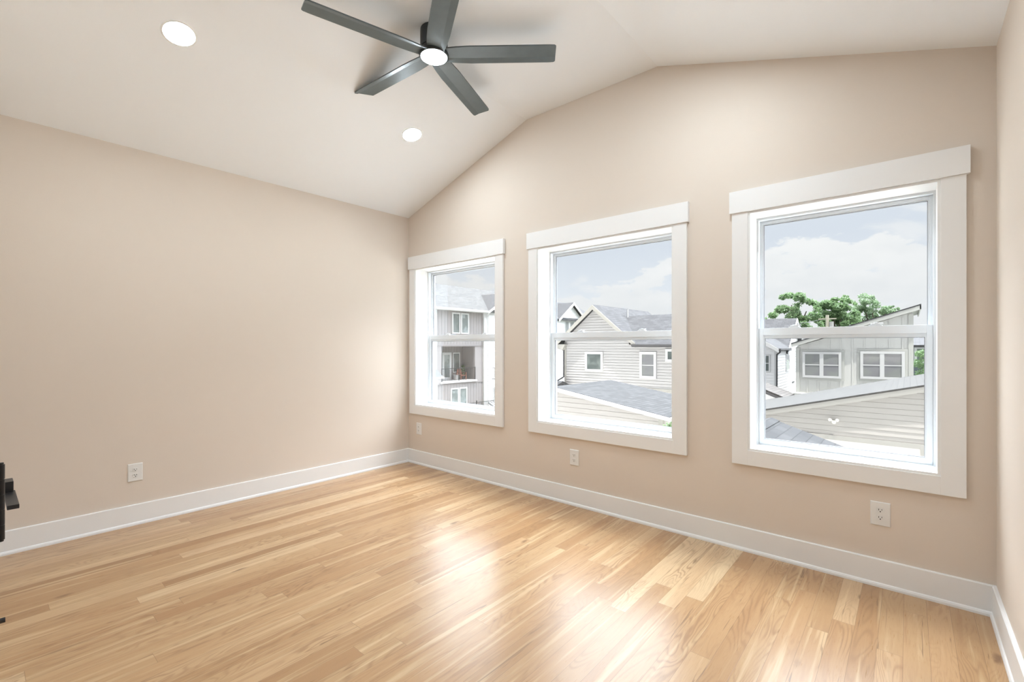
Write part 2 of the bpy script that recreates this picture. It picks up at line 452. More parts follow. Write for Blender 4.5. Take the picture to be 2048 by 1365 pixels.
# baseboards with shoe moulding
BH, BT = .142, .015
def base_profile(out):   # (offset, z)
    return [(0, 0), (.024, 0), (.0235, .010), (.020, .018), (BT, .022), (BT, BH-.003), (BT-.003, BH), (0, BH)]
def baseboard(name, axis, plane, sgn, a, b):
    prof = [(plane + sgn*o, z) for o, z in base_profile(1)]
    MB().prism(prof, axis, a, b).build(name, M['trim'], kind='structure')
baseboard('baseboard_front', 'x', 0, -1, BT*0, RX)
baseboard('baseboard_left', 'y', 0, 1, YB, -.015)
baseboard('baseboard_right', 'y', RX, -1, YB, -.015)
mb = MB()
for a, b in ((.015, DX0-.09), (DX1+.09, RX-.015)):
    mb.prism([(YB+o, z) for o, z in base_profile(1)], 'x', a, b)
mb.build('baseboard_back', M['trim'], kind='structure')

# ------------------------------------------------------------------ windows
def window(k, x0, x1):
    n = thing('window_%d' % k, ((x0+x1)/2, 0, ZW0), kind='structure')
    T = M['trim']; cw = .089
    # casings
    MB().box(x0-cw-.013, x1+cw+.013, -.030, -.001, ZW1+.001, ZW1+.133, .0012).build('head_casing', T, n)
    for s_, a in ((0, x0-cw), (1, x1)):
        MB().box(a, a+cw, -.020, -.001, ZW0-cw, ZW1+.001, .0012).build('side_casing', T, n)
    MB().box(x0, x1, -.020, -.001, ZW0-cw, ZW0, .0012).build('bottom_casing', T, n)
    # jamb liner boards with a small reveal
    j = MB(); t_ = .012
    j.box(x0, x0+t_, -.014, .155, ZW0, ZW1); j.box(x1-t_, x1, -.014, .155, ZW0, ZW1)
    j.box(x0+t_, x1-t_, -.014, .155, ZW1-t_, ZW1); j.box(x0+t_, x1-t_, -.014, .155, ZW0, ZW0+t_)
    j.build('jamb', M['jamb'], n)
    # vinyl frame
    V = M['vinyl']; f = MB(); y0, y1 = .150, .245; a = .022
    f.box(x0, x0+a, y0, y1, ZW0, ZW1); f.box(x1-a, x1, y0, y1, ZW0, ZW1)
    f.box(x0+a, x1-a, y0, y1, ZW1-a-.002, ZW1); f.box(x0+a, x1-a, y0, y1, ZW0, ZW0+.016)
    f.box(x0+a, x1-a, .2, y1, ZW0+.016, ZW0+.026)
    # track stops
    f.box(x0+a, x0+a+.006, .186, .192, ZW0+.02, ZW1-a); f.box(x1-a-.006, x1-a, .186, .192, ZW0+.02, ZW1-a)
    f.build('window_frame', V, n)
    def sash(name, za, zb, ya, yb, top, bot, st, tb=.007):
        s_ = MB(); A, B = x0+a+.001, x1-a-.001
        s_.box(A, A+st, ya, yb, za, zb, .0015); s_.box(B-st, B, ya, yb, za, zb, .0015)
        s_.box(A+st, B-st, ya, yb, zb-top, zb, .0015); s_.box(A+st, B-st, ya, yb, za, za+bot, .0015)
        # glazing bead, stepped back
        i = .007
        s_.box(A+st, A+st+i, ya+.008, yb-.004, za+bot, zb-top); s_.box(B-st-i, B-st, ya+.008, yb-.004, za+bot, zb-top)
        s_.box(A+st+i, B-st-i, ya+.010, yb-.004, zb-top-tb, zb-top); s_.box(A+st+i, B-st-i, ya+.008, yb-.004, za+bot, za+bot+i)
        o = s_.build(name, V, n)
        ym = (ya+yb)/2
        MB().box(A+st+.002, B-st-.002, ym-.002, ym+.002, za+bot+.002, zb-top-.002).build('glass_pane', M['glass'], o)
        g = MB(); h = .0025; q0, q1, r0, r1 = A+st+i, B-st-i, za+bot+i, zb-top-tb
        g.box(q0, q0+h, ym-.006, ym+.006, r0, r1); g.box(q1-h, q1, ym-.006, ym+.006, r0, r1)
        g.box(q0, q1, ym-.006, ym+.006, r1-h, r1); g.box(q0, q1, ym-.006, ym+.006, r0, r0+h)
        g.build('gasket', M['gasket'], o, label='thin grey glazing gasket')
        return o
    up_ = sash('upper_sash', 1.300, ZW1-a-.003, .193, .222, .016, .030, .012)
    lo_ = sash('lower_sash', ZW0+.017, 1.358, .158, .187, .043, .026, .024, .021)
    for q in (.27, .73) if (x1-x0) > 1 else (.25, .70):
        xx = x0 + q*(x1-x0)
        l = MB(); l.box(xx-.030, xx+.030, .160, .186, 1.358, 1.364, .002)
        l.box(xx-.022, xx+.022, .163, .184, 1.364, 1.372, .003); l.cyl((xx, .172, 1.368), (xx, .172, 1.378), .009, .008, 14)
        l.box(xx-.004, xx+.034, .163, .171, 1.370, 1.376, .002)
        l.build('sash_lock', V, lo_, smooth=False)
    return n
for k, q in enumerate(WIN): window(k+1, *q)

# ------------------------------------------------------------------ outlets
def outlet(loc, rot, label):
    r = thing('electrical_outlet', (0, 0, 0), label, 'outlet')
    hw, hh = .0415, .0615
    p = MB()
    prof = [(hw, .000), (hw, .002), (hw-.0035, .0058)]
    vs = []
    for i, (dd, yy) in enumerate([(0, 0), (0, .002), (.0035, .0058)]):
        vs.append([p.bm.verts.new((sx*(hw-dd), -yy, sz*(hh-dd))) for sx, sz in ((-1, -1), (1, -1), (1, 1), (-1, 1))])
    for A, B in zip(vs, vs[1:]):
        for i in range(4): p.bm.faces.new((A[i], A[(i+1) % 4], B[(i+1) % 4], B[i]))
    p.bm.faces.new(vs[-1]); p.bm.faces.new(list(reversed(vs[0])))
    p.build('cover_plate', M['plate'], r)
    for sz in (.0195, -.0195):
        q = MB(); n = 28; ring0, ring1 = [], []
        for k in range(n):
            a_ = 2*PI*k/n; xx = .0172*math.cos(a_); zz = max(-.0125, min(.0125, .0172*math.sin(a_)))
            ring0.append(q.bm.verts.new((xx, -.0050, sz+zz))); ring1.append(q.bm.verts.new((xx*.96, -.0078, sz+zz*.96)))
        for k in range(n): q.bm.faces.new((ring0[k], ring0[(k+1) % n], ring1[(k+1) % n], ring1[k]))
        q.bm.faces.new(ring1)
        rc = q.build('receptacle', M['plate'], r)
        s_ = MB(); s_.box(-.0075, -.0052, -.0086, -.006, sz-.001, sz+.0075); s_.box(.0052, .0075, -.0086, -.006, sz, sz+.0068)
        s_.cyl((0, -.0086, sz-.0065), (0, -.006, sz-.0065), .0028, n=12)
        s_.build('slot', M['slot'], rc, label='dark socket slots')
    c = MB(); c.cyl((0, -.0072, 0), (0, -.005, 0), .0030, n=14); c.build('screw', M['plate'], r)
    r.location = loc; r.rotation_euler = (0, 0, rot)
    return r
outlet((3.991, -.0005, .3755), 0, 'white duplex outlet on the wall below the large right-hand window')
outlet((2.1155, -.0005, .3730), 0, 'white duplex outlet on the wall below the middle window')
outlet((.184, -.0005, .3730), 0, 'small white outlet below the far window, next to the room corner')
outlet((.0005, -2.3275, .3645), PI/2, 'white duplex outlet on the long blank left wall above the baseboard')

# ------------------------------------------------------------------ ceiling fan
FX, FY, FZ = 1.903, -1.236, 3.008
fan = thing('ceiling_fan', (FX, FY, HC), 'matte black five-blade ceiling fan with a lit round light', 'ceiling fan')
MB().lathe([(0, HC-.0005), (.082, HC-.0005), (.083, HC-.02), (.083, 3.062), (.080, 3.058), (0, 3.058)], (FX, FY, 0), 48).build('motor_housing', M['fanbody'], fan, smooth=True)
MB().lathe([(0, 3.058), (.076, 3.058), (.076, 3.050), (.086, 3.047), (.089, 3.040), (.089, 3.013), (.084, FZ+.001), (.0795, FZ+.001), (.0795, FZ+.012), (0, FZ+.012)], (FX, FY, 0), 48).build('light_housing', M['fanbody'], fan, smooth=True)
MB().lathe([(.0785, FZ+.008), (.0785, FZ), (.070, FZ-.004), (.04, FZ-.0065), (0, FZ-.007)], (FX, FY, 0), 48).build('light_diffuser', M['lens'], fan, smooth=True, label='round glowing white diffuser')
def blade(az):
    m_ = MB(); R0, R1 = .060, .740; wd = .127
    # cross-section (s across, z): high edge, long face, fold, short face
    pit = .12
    def sec(rr, wsc):
        s0, s1, s2 = -wd/2*wsc, wd*.21*wsc, wd/2*wsc
        return [(s0, -s0*pit), (s1, -s1*pit), (s2, -s1*pit - (s2-s1)*.30)]
    stations = [(R0, .80), (R0+.08, .93), (R0+.16, 1.0), (.70, 1.0), (.730, .97), (R1-.004, .91), (R1, .84)]
    rings = []
    ca, sa = math.cos(az), math.sin(az)
    for rr, ws in stations:
        top, bot = [], []
        for s_, z_ in sec(rr, ws):
            x = FX + rr*ca - s_*sa; y = FY + rr*sa + s_*ca
            top.append(m_.bm.verts.new((x, y, 3.0255+z_+.004))); bot.append(m_.bm.verts.new((x, y, 3.0255+z_-.004)))
        rings.append(top + bot[::-1])
    for A, B in zip(rings, rings[1:]):
        n = len(A)
        for k in range(n): m_.bm.faces.new((A[k], A[(k+1) % n], B[(k+1) % n], B[k]))
    m_.bm.faces.new(rings[0]); m_.bm.faces.new(rings[-1][::-1])
    return m_.build('blade', M['fan'], fan)
for k in range(5): blade(math.radians(39.2 + 72*k))

# ------------------------------------------------------------------ recessed lights
def can(x, y, label):
    sl_ = (HC-HW)/X1
    slope = sl_ if x < X1 else -sl_
    r = thing('recessed_light', (0, 0, 0), label, 'ceiling light', 'recessed lights in the sloped ceiling')
    MB().lathe([(.074, .0), (.074, -.0025), (.079, -.0035), (.084, -.0015), (.084, 0)], (0, 0, 0), 40).build('trim_ring', M['ring'], r, smooth=True)
    MB().lathe([(0, -.0015), (.0735, -.0015), (.0735, -.001), (0, -.001)], (0, 0, 0), 40).build('diffuser', M['canlens'], r, label='round glowing white diffuser')
    r.location = (x, y, ceil_z(x) - .0004)
    r.rotation_euler = (0, -math.atan(slope), 0)
    return r
can(1.041, -2.325, 'round recessed ceiling light nearest the camera on the left slope')
can(1.028, -.735, 'round recessed ceiling light on the left slope near the window wall')
can(3.382, -.735, 'round recessed ceiling light on the right slope near the window wall')
can(3.369, -2.325, 'round recessed ceiling light on the right slope above the doorway')

# ------------------------------------------------------------------ door, leaf swung open against the back wall
dr = thing('door_1', (DX0, -3.07, 0), kind='structure')
DF = -3.058   # leaf face towards the room
mb = MB(); mb.box(2.440, DX0-.006, DF-.035, DF, .012, 2.03, .0015)
mb.build('door_leaf', M['trim'], dr)
for zc in (.22, 1.037, 1.83):
    hb = MB()
    for i in range(5):
        hb.cyl((DX0-.010, DF+.0110, zc-.051+i*.0206), (DX0-.010, DF+.0110, zc-.051+i*.0206+.0196), .0042, n=14)
    hb.cyl((DX0-.010, DF+.0110, zc-.0535), (DX0-.010, DF+.0110, zc+.0535), .0032, n=12)
    hb.box(DX0-.040, DX0-.010, DF, DF+.003, zc-.050, zc+.050)
    hb.box(DX0-.013, DX0-.007, DF+.0015, DF+.010, zc-.050, zc+.050)
    hb.build('hinge', M['black'], dr, smooth=False, label='black metal hinge')
hd = MB()
hd.box(2.500, 2.562, DF, DF+.009, .899, .961, .001)
hd.cyl((2.531, DF+.008, .930), (2.531, DF+.036, .930), .011, n=20)
hd.box(2.518, 2.560, DF+.032, DF+.048, .917, .942, .0015)
hd.box(2.544, 2.690, DF+.033, DF+.051, .9095, .9185, .0015)
hd.build('lever_handle', M['black'], dr, label='black metal lever handle')
tr = MB()
tr.box(DX1, DX1+.089, YB+.001, YB+.020, 0, DH+.0); tr.box(DX0-.089, DX0, YB+.001, YB+.018, 0, DH)
tr.box(DX0-.102, DX1+.102, YB+.001, YB+.028, DH, DH+.132)
tr.box(DX0, DX0+.015, YB-.13, YB, 0, DH); tr.box(DX1-.015, DX1, YB-.13, YB, 0, DH); tr.box(DX0+.015, DX1-.015, YB-.13, YB, DH-.015, DH)
tr.build('trim_1', M['trim'], kind='structure')
ds = thing('door_stop', (1.207, YB+BT, .085), 'small black door stop low at the left edge above the floorboards', 'door stop')
MB().cyl((1.207, YB+BT, .093), (1.207, YB+.115, .093), .0060, n=16).build('rod', M['black'], ds, smooth=True)
MB().cyl((1.207, YB+BT, .093), (1.207, YB+BT+.006, .093), .014, n=20).build('base', M['black'], ds, smooth=True)
MB().cyl((1.207, YB+.112, .093), (1.207, YB+.141, .093), .0105, n=20).build('rubber_tip', M['black'], ds, smooth=True)

# ==================================================================== OUTSIDE
GZ = -4.2
MB().box(-120, 120, WT+.01, 200, GZ-.3, GZ).build('ground', M['grass'], kind='structure')
MB().box(-30, 30, WT+.05, 19, GZ, GZ+.03).build('driveway', M['concrete'], kind='structure')

def hwin(parent, axis, plane, out, u0, u1, z0, z1, fr=.07, cols=1, rows=1, bar=.05, pane='pane', trim='ext_trim', dep=.05):
    """a house window: frame with bars (part) and its panes (sub-part)"""
    f = MB()
    def B(mb_, a, b, c, d_, lo, hi):
        if axis == 'y': mb_.box(a, b, plane+out*lo, plane+out*hi, c, d_)
        else: mb_.box(plane+out*lo, plane+out*hi, a, b, c, d_)
    B(f, u0, u1, z1-fr, z1, 0, dep); B(f, u0, u1, z0, z0+fr, 0, dep)
    B(f, u0, u0+fr, z0+fr, z1-fr, 0, dep); B(f, u1-fr, u1, z0+fr, z1-fr, 0, dep)
    iu0, iu1, iz0, iz1 = u0+fr, u1-fr, z0+fr, z1-fr
    for c in range(1, cols):
        uc = iu0 + (iu1-iu0)*c/cols; B(f, uc-bar, uc+bar, iz0, iz1, 0, dep*.9)
    for c in range(1, rows):
        zc = iz0 + (iz1-iz0)*c/rows; B(f, iu0, iu1, zc-.02, zc+.02, 0, dep*.8)
    o = f.build('window', M[trim], parent)
    g = MB(); B(g, iu0, iu1, iz0, iz1, dep*.44, dep*.56)
    g.build('pane', M[pane], o)
    return o

def gable_roof(parent, axis, peak_u, peak_z, left, right, a, b, th=.14, mat='sh_x', name='roof'):
    """axis 'y': ridge runs along y from a to b; left/right=(u,z) eave points (top surface)"""
    m_ = MB()
    m_.prism([left, (peak_u, peak_z), right, (right[0], right[1]-th), (peak_u, peak_z-th*1.25), (left[0], left[1]-th)], axis, a, b)
    return m_.build(name, M[mat], parent)
def rake_boards(parent, axis, peak_u, peak_z, left, right, plane, out, h=.2, mat='ext_trim', drop=.015):
    m_ = MB()
    for e in (left, right):
        if e is None: continue
        m_.prism([(e[0], e[1]-drop), (peak_u, peak_z-drop), (peak_u, peak_z-drop-h*1.2), (e[0], e[1]-drop-h)], axis, plane, plane+out*.04)
    return m_.build('rake_board', M[mat], parent)

# ---- M: grey gabled house with a side wing
b = thing('gabled_house', (-7, 20, GZ), 'pale grey lap-sided house with a front gable, seen through the middle window', 'house')
m_ = MB()
lap_wall(m_, [(-11.48, GZ), (-7.35, GZ), (-7.35, 1.55), (-9.41, 3.36), (-11.48, 1.60)], 'y', 20, -1, .15, g=.015)
lap_wall(m_, [(-7.35, GZ), (-4.0, GZ), (-4.0, 1.30), (-7.35, 1.30)], 'y', 20, -1, .15, g=.015)
m_.box(-11.48, -4.0, 20.08, 26.0, GZ, 1.2)
m_.build('wall', M['gray_lap'], b)
gable_roof(b, 'y', -9.41, 3.56, (-12.06, 1.32), (-6.83, 1.38), 19.68, 27.0, mat='sh_x')
m_ = MB()
def slab(mm, pts, th):
    top = [mm.bm.verts.new(p) for p in pts]; bot = [mm.bm.verts.new((p[0], p[1], p[2]-th)) for p in pts]
    mm.bm.faces.new(top); mm.bm.faces.new(bot[::-1]); n_ = len(pts)
    for i_ in range(n_): mm.bm.faces.new((top[i_], bot[i_], bot[(i_+1) % n_], top[(i_+1) % n_]))
slab(m_, [(-7.00, 19.62, 1.30), (-3.7, 19.62, 1.30), (-3.7, 22.5, 3.02), (-8.85, 22.5, 3.02)], .13)
slab(m_, [(-8.85, 22.5, 3.02), (-3.7, 22.5, 3.02), (-3.7, 25.4, 1.30), (-7.00, 25.4, 1.30)], .13)
m_.build('wing_roof', M['sh_y'], b)
MB().prism([(20.1, 1.15), (25.0, 1.15), (22.5, 2.86)], 'x', -8.6, -4.0).build('gable_wall', M['gray_lap'], b)
rake_boards(b, 'y', -9.41, 3.56, (-12.06, 1.32), (-6.83, 1.38), 19.68, -1, .22, 'cream_trim')
m_ = MB(); m_.box(-7.0, -3.7, 19.52, 19.62, 1.20, 1.31); m_.build('gutter', M['gutter'], b)
MB().box(-11.50, -11.38, 19.96, 20.02, GZ, 1.45).build('corner_board', M['cream_trim'], b); MB().box(-6.8, -4.0, 19.955, 20.0, -1.16, -.98).build('belt_board', M['cream_trim'], b)
m_ = MB(); m_.tube([(-11.95, 19.85, 1.22), (-11.95, 19.8, 1.12), (-11.53, 19.93, .98), (-11.53, 19.93, -.62), (-12.05, 19.9, -.92)], .045); m_.build('downspout', M['gutter'], b)
m_ = MB(); m_.prism([(-12.06, 1.32), (-11.3, 1.32), (-11.48, .98), (-11.9, 1.08)], 'y', 19.70, 20.0); m_.build('eave_return', M['cream_trim'], b)
hwin(b, 'y', 19.985, -1, -10.07, -8.91, -.24, .90, .14, pane='pane_g')
hwin(b, 'y', 19.985, -1, -6.72, -5.80, -.48, .92, .14, rows=2, pane='pane')
hwin(b, 'y', 19.985, -1, -5.32, -4.4, .42, 1.07, .13, pane='pane_g')
MB().cyl((-8.61, 22.36, 2.75), (-8.61, 22.36, 3.40), .05, n=14).build('vent_pipe', M['ext_trim'], b)

# ---- G: near garage
b = thing('garage_building', (-4.7, 11, GZ), 'cream lap-sided garage with a wide grey shingle roof, lowest in the middle window', 'garage')
def gz(x): return -.092 - .158*abs(x+4.74)
m_ = MB()
lap_wall(m_, [(-6.0, GZ), (-1.15, GZ), (-1.15, gz(-1.15)-.10), (-4.74, gz(-4.74)-.10), (-6.0, gz(-6.0)-.10)], 'y', 9.5, -1, .15, g=.010)
m_.box(-6.0, -1.15, 9.58, 13.0, GZ, gz(-1.15)-.12)
m_.build('wall', M['cream_lap'], b)
gable_roof(b, 'y', -4.74, gz(-4.74), (-6.25, gz(-6.25)), (-.86, gz(-.86)), 9.3, 13.18, th=.07, mat='sh_flat')
rake_boards(b, 'y', -4.74, gz(-4.74), (-6.25, gz(-6.25)), (-.86, gz(-.86)), 9.3, -1, .10, 'ext_trim', .012)
MB().box(-1.22, -1.10, 9.45, 9.60, GZ, gz(-1.15)-.10).build('corner_board', M['cream_trim'], b)
MB().box(-.86, -.76, 9.25, 13.1, gz(-.86)-.12, gz(-.86)-.02).build('gutter', M['ext_trim'], b)
# low roof between garage and gabled house
b = thing('porch_roof', (-12.4, 18.2, GZ), 'small low porch with a grey roof beside the left corner of the gabled grey house', 'porch')
gable_roof(b, 'x', 19.1, -.80, (17.6, -1.32), (19.9, -1.1), -14.5, -11.0, mat='sh_y')
m_ = MB(); m_.box(-14.3, -11.2, 17.8, 19.8, GZ, -1.3); m_.build('wall', M['white_lap'], b)

# ---- N: beige shed-roof garage
b = thing('shed_roof_garage', (2.6, 15, GZ), 'beige lap-sided garage with a single-slope shingle roof, across the lower half of the right window', 'garage')
def nz_(x): return -.71 + .2583*(x-.73)
m_ = MB()
lap_wall(m_, [(-.2, GZ), (4.47, GZ), (4.47, nz_(4.47)-.14), (-.2, nz_(-.2)-.14)], 'y', 12.95, -1, .15, .018, g=.007)
m_.prism([(-.2, GZ), (7.0, GZ), (7.0, nz_(7.0)-.2), (-.2, nz_(-.2)-.2)], 'y', 13.03, 18.2)
m_.build('wall', M['beige_lap'], b)
m_ = MB(); m_.prism([(-.55, nz_(-.55)), (7.4, nz_(7.4)), (7.4, nz_(7.4)-.05), (-.55, nz_(-.55)-.05)], 'y', 12.8, 18.4); m_.build('roof', M['sh_light'], b)
m_ = MB(); m_.prism([(-.55, nz_(-.55)-.05), (7.4, nz_(7.4)-.05), (7.4, nz_(7.4)-.19), (-.55, nz_(-.55)-.19)], 'y', 12.81, 12.85)
m_.build('fascia', M['beige_trim'], b)
MB().box(.55, 4.47, 12.90, 12.95, -1.44, -1.31).build('door_header', M['beige_trim'], b); MB().box(4.34, 4.47, 12.90, 12.95, GZ, -1.44).build('door_jamb', M['beige_trim'], b); MB().box(4.47, 4.56, 12.9, 13.0, GZ, nz_(4.5)-.19).build('corner_board', M['beige_trim'], b)
m_ = MB(); m_.box(.8, 4.34, 12.92, 12.965, GZ+.05, -1.44)
for i in range(1, 5): m_.box(.8, 4.34, 12.912, 12.92, -1.44-i*.55-.01, -1.44-i*.55+.01)
m_.build('garage_door', M['garage'], b)
# twin floodlight (part of the garage wall)
m_ = MB(); m_.cyl((2.49, 12.93, -.93), (2.49, 12.89, -.93), .055, n=18); m_.cyl((2.49, 12.89, -.93), (2.43, 12.84, -.87), .014); m_.cyl((2.49, 12.89, -.93), (2.55, 12.84, -.87), .014)
for s_ in (-1, 1):
    m_.cyl((2.49+s_*.055, 12.85, -.875), (2.49+s_*.085, 12.79, -.86), .022, .045, 18); m_.sphere((2.49+s_*.087, 12.785, -.86), .043, 14)
m_.build('floodlight', M['bulb'], b, smooth=True, label='cream twin-head floodlight')

# ---- R: near low roof
b = thing('low_roof_building', (2.5, 3.5, GZ), 'low lean building with a blue-grey shingle roof, bottom left corner of the right window', 'building')
gable_roof(b, 'y', 2.49, .12, (1.30, -.285), (4.35, -.51), 1.1, 5.0, th=.06, mat='sh_near')
m_ = MB(); m_.prism([(1.5, GZ), (4.2, GZ), (4.2, -.56), (2.49, .03), (1.5, -.32)], 'y', 1.3, 4.85); m_.build('wall', M['beige_lap'], b)
m_ = MB(); m_.prism([(2.38, .095), (2.49, .135), (2.60, .095), (2.60, .082), (2.49, .12), (2.38, .082)], 'y', 1.1, 5.0); m_.build('ridge_cap', M['sh_near'], b)

# ---- K: board and batten house with rising single-slope roof
b = thing('board_and_batten_house', (2.2, 24, GZ), 'pale green-grey board-and-batten house with a roof rising to the right, in the right window', 'house')
def kz(x): return 1.43 + .345*(x-.14)
m_ = MB()
m_.prism([(.14, GZ), (4.23, GZ), (4.23, kz(4.23)-.22), (.14, kz(.14)-.22)], 'y', 22, 28)
x = .14+.42
while x < 4.1:
    m_.box(x-.022, x+.022, 21.975, 22.0, GZ, kz(x)-.25); x += .42
m_.build('wall', M['bb'], b)
m_ = MB(); m_.prism([(-.05, kz(-.05)), (4.49, kz(4.49)), (4.49, kz(4.49)-.05), (-.05, kz(-.05)-.05)], 'y', 21.75, 28.4); m_.build('roof', M['sh_x'], b)
m_ = MB(); m_.prism([(-.05, kz(-.05)-.05), (4.49, kz(4.49)-.05), (4.49, kz(4.49)-.22), (-.05, kz(-.05)-.20)], 'y', 21.76, 21.80)
m_.prism([(4.45, kz(4.49)-.05), (4.49, kz(4.49)-.05), (4.49, kz(4.49)-.22), (4.45, kz(4.49)-.22)], 'y', 21.76, 28.3)
m_.prism([(-.05, kz(-.05)-.05), (4.45, kz(4.45)-.05), (4.45, kz(4.45)-.09), (-.05, kz(-.05)-.09)], 'y', 21.80, 28.3)
m_.build('fascia', M['bb_trim'], b)
for u0_, u1_ in ((.10, .26), (4.10, 4.26)): MB().box(u0_, u1_, 21.96, 22.0, GZ, kz(u0_)-.25).build('corner_board', M['bb_trim'], b)
for u0_, z0_ in ((.28, -.33), (2.42, -.29)):
    m_ = MB(); m_.box(u0_, u0_+1.67, 21.965, 22.0, z0_+1.29, z0_+1.39); m_.box(u0_, u0_+1.67, 21.965, 22.0, z0_, z0_+.10)
    m_.box(u0_, u0_+.10, 21.965, 22.0, z0_+.10, z0_+1.29); m_.box(u0_+1.57, u0_+1.67, 21.965, 22.0, z0_+.10, z0_+1.29)
    m_.build('window_casing', M['bb_trim'], b)
hwin(b, 'y', 21.95, -1, .38, 1.85, -.22, .96, .10, cols=2, rows=2, bar=.075, pane='pane')
hwin(b, 'y', 21.95, -1, 2.52, 3.99, -.18, 1.0, .10, cols=2, rows=2, bar=.075, pane='pane')
m_ = MB(); m_.prism([(-.1, -.90), (2.2, -1.02), (2.2, -1.1), (-.1, -1.0)], 'y', 21.3, 22.0); m_.build('lower_roof', M['bb_trim'], b)

# ---- W: white house at the left of the right window
b = thing('white_corner_house', (-3.5, 27, GZ), 'white lap-sided house with black downspout, left of the board-and-batten house in the right window', 'house')
m_ = MB()
lap_wall(m_, [(-3.6, GZ), (-1.10, GZ), (-1.10, 1.05), (-2.9, 2.22), (-3.6, 1.8)], 'y', 24.0, -1, .15)
lap_wall(m_, [(24.0, GZ), (32.0, GZ), (32.0, .95), (24.0, .95)], 'x', -1.08, 1, .15)
lap_wall(m_, [(26.8, .95), (31.9, .95), (29.3, 2.68)], 'x', -1.22, 1, .15)
m_.box(-3.6, -1.3, 24.15, 32.0, GZ, .9)
m_.build('wall', M['white_lap'], b)
gable_roof(b, 'y', -2.9, 2.36, (-3.68, 1.85), (-.93, 1.10), 23.75, 27.2, mat='sh_x', name='front_roof')
gable_roof(b, 'x', 29.3, 2.90, (26.45, .92), (32.4, .75), -3.68, -1.0, mat='sh_y')
rake_boards(b, 'y', -2.9, 2.36, (-3.68, 1.85), (-.93, 1.10), 23.75, -1, .2)
rake_boards(b, 'x', 29.3, 2.90, (26.45, .92), (32.4, .75), -1.0, 1, .18)
MB().box(-1.17, -1.04, 23.93, 24.02, GZ, 1.0).build('corner_board', M['ext_trim'], b)
MB().box(-.93, -.83, 23.75, 26.5, 1.0, 1.10).build('gutter', M['gutter'], b); m_ = MB(); m_.tube([(-.88, 23.85, 1.0), (-.90, 23.85, .90), (-1.04, 23.88, .78), (-1.04, 23.88, GZ)], .04); m_.build('downspout', M['bgutter'], b)
hwin(b, 'y', 23.98, -1, -2.2, -1.36, -.14, .78, .07, rows=2, pane='pane_g')
hwin(b, 'x', -1.062, 1, 26.3, 27.3, -.20, .80, .10, rows=2, pane='pane', dep=.016)
MB().box(-1.05, -1.02, 28.1, 28.6, -.95, -.85).build('vent', M['gutter'], b)
b = thing('brown_roof_shed', (-.6, 19.6, GZ), 'small low shed with a brown-grey roof, in front of the white house', 'shed')
gable_roof(b, 'y', -1.4, -.28, (-2.8, -.82), (.2, -.92), 18.95, 21.0, th=.10, mat='sh_brown')
m_ = MB(); m_.prism([(-2.8, GZ), (.0, GZ), (.0, -.98), (-1.4, -.45), (-2.8, -.96)], 'y', 19.1, 20.9); m_.build('wall', M['white_lap'], b)
rake_boards(b, 'y', -1.4, -.28, (-2.8, -.82), (.2, -.92), 18.95, -1, .09, 'gutter', .08)

# ---- F: far slate house at right
b = thing('slate_house', (6, 34, GZ), 'slate-grey house with a white-trimmed window, far right behind the board-and-batten house', 'house')
m_ = MB(); lap_wall(m_, [(3.8, GZ), (9.5, GZ), (9.5, 1.3), (3.8, 1.3)], 'y', 32, -1, .15); m_.build('wall', M['blue_lap'], b)
gable_roof(b, 'x', 35, 1.75, (31.6, 1.28), (38.4, 1.28), 3.5, 10, mat='sh_y')
hwin(b, 'y', 31.98, -1, 4.35, 5.1, .2, 1.18, .12, pane='pane_g')

# ---- townhouse in the far window
TX = -23.0
b = thing('townhouse', (-26, 25, GZ), 'three-storey townhouse with grey recessed bay, balcony and white gable, filling the far window', 'building')
m_ = MB(); gy0, gy1 = 19.72, 24.82
def pbox(mm, y0, y1, z0, z1, th=.2): mm.box(TX-th, TX, y0, y1, z0, z1)
GB = GZ-.8
pbox(m_, gy0, gy1, 1.17, 4.08); pbox(m_, gy0, 20.30, -1.55, 1.17); pbox(m_, 23.90, gy1, -1.55, 1.17); pbox(m_, gy0, gy1, GB, -1.55)
yy = gy0+.30
while yy < gy1:
    for z0, z1 in ((1.35, 4.05), (GB, -1.75)): m_.box(TX, TX+.015, yy-.012, yy+.012, z0, z1)
    yy += .31
m_.build('panel_wall', M['tw_panel'], b)
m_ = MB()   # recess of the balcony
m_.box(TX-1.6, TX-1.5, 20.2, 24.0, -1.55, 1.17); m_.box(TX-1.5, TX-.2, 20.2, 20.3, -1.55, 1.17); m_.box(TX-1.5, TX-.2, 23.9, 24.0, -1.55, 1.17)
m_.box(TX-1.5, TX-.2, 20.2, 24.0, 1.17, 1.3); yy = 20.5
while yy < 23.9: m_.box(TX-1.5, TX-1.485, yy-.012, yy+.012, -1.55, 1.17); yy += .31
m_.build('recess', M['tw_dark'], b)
m_ = MB(); m_.box(TX-1.5, TX+.10, 20.15, 24.05, -1.68, -1.54); m_.build('balcony_floor', M['ext_trim'], b)
for z in (1.20, -1.78): MB().box(TX, TX+.03, gy0, gy1, z, z+.06).build('belt_trim', M['tw_dark'], b)
m_ = MB()   # railing
m_.box(TX+.02, TX+.05, 20.3, 23.9, -.56, -.52); m_.box(TX+.02, TX+.05, 20.3, 23.9, -1.44, -1.41)
yy = 20.32
while yy < 23.92: m_.box(TX+.025, TX+.043, yy-.008, yy+.008, -1.5, -.54); yy += .13
for yy in (20.32, 22.1, 23.88): m_.box(TX+.01, TX+.06, yy-.025, yy+.025, -1.54, -.50)
m_.build('railing', M['bgutter'], b)
m_ = MB()
lap_wall(m_, [(gy1+.02, GB), (31.0, GB), (31.0, 4.1), (28.07, 5.72), (25.3, 4.1), (gy1+.02, 4.1)], 'x', TX+.12, 1, .17, .018)
m_.build('white_wall', M['white_lap'], b)
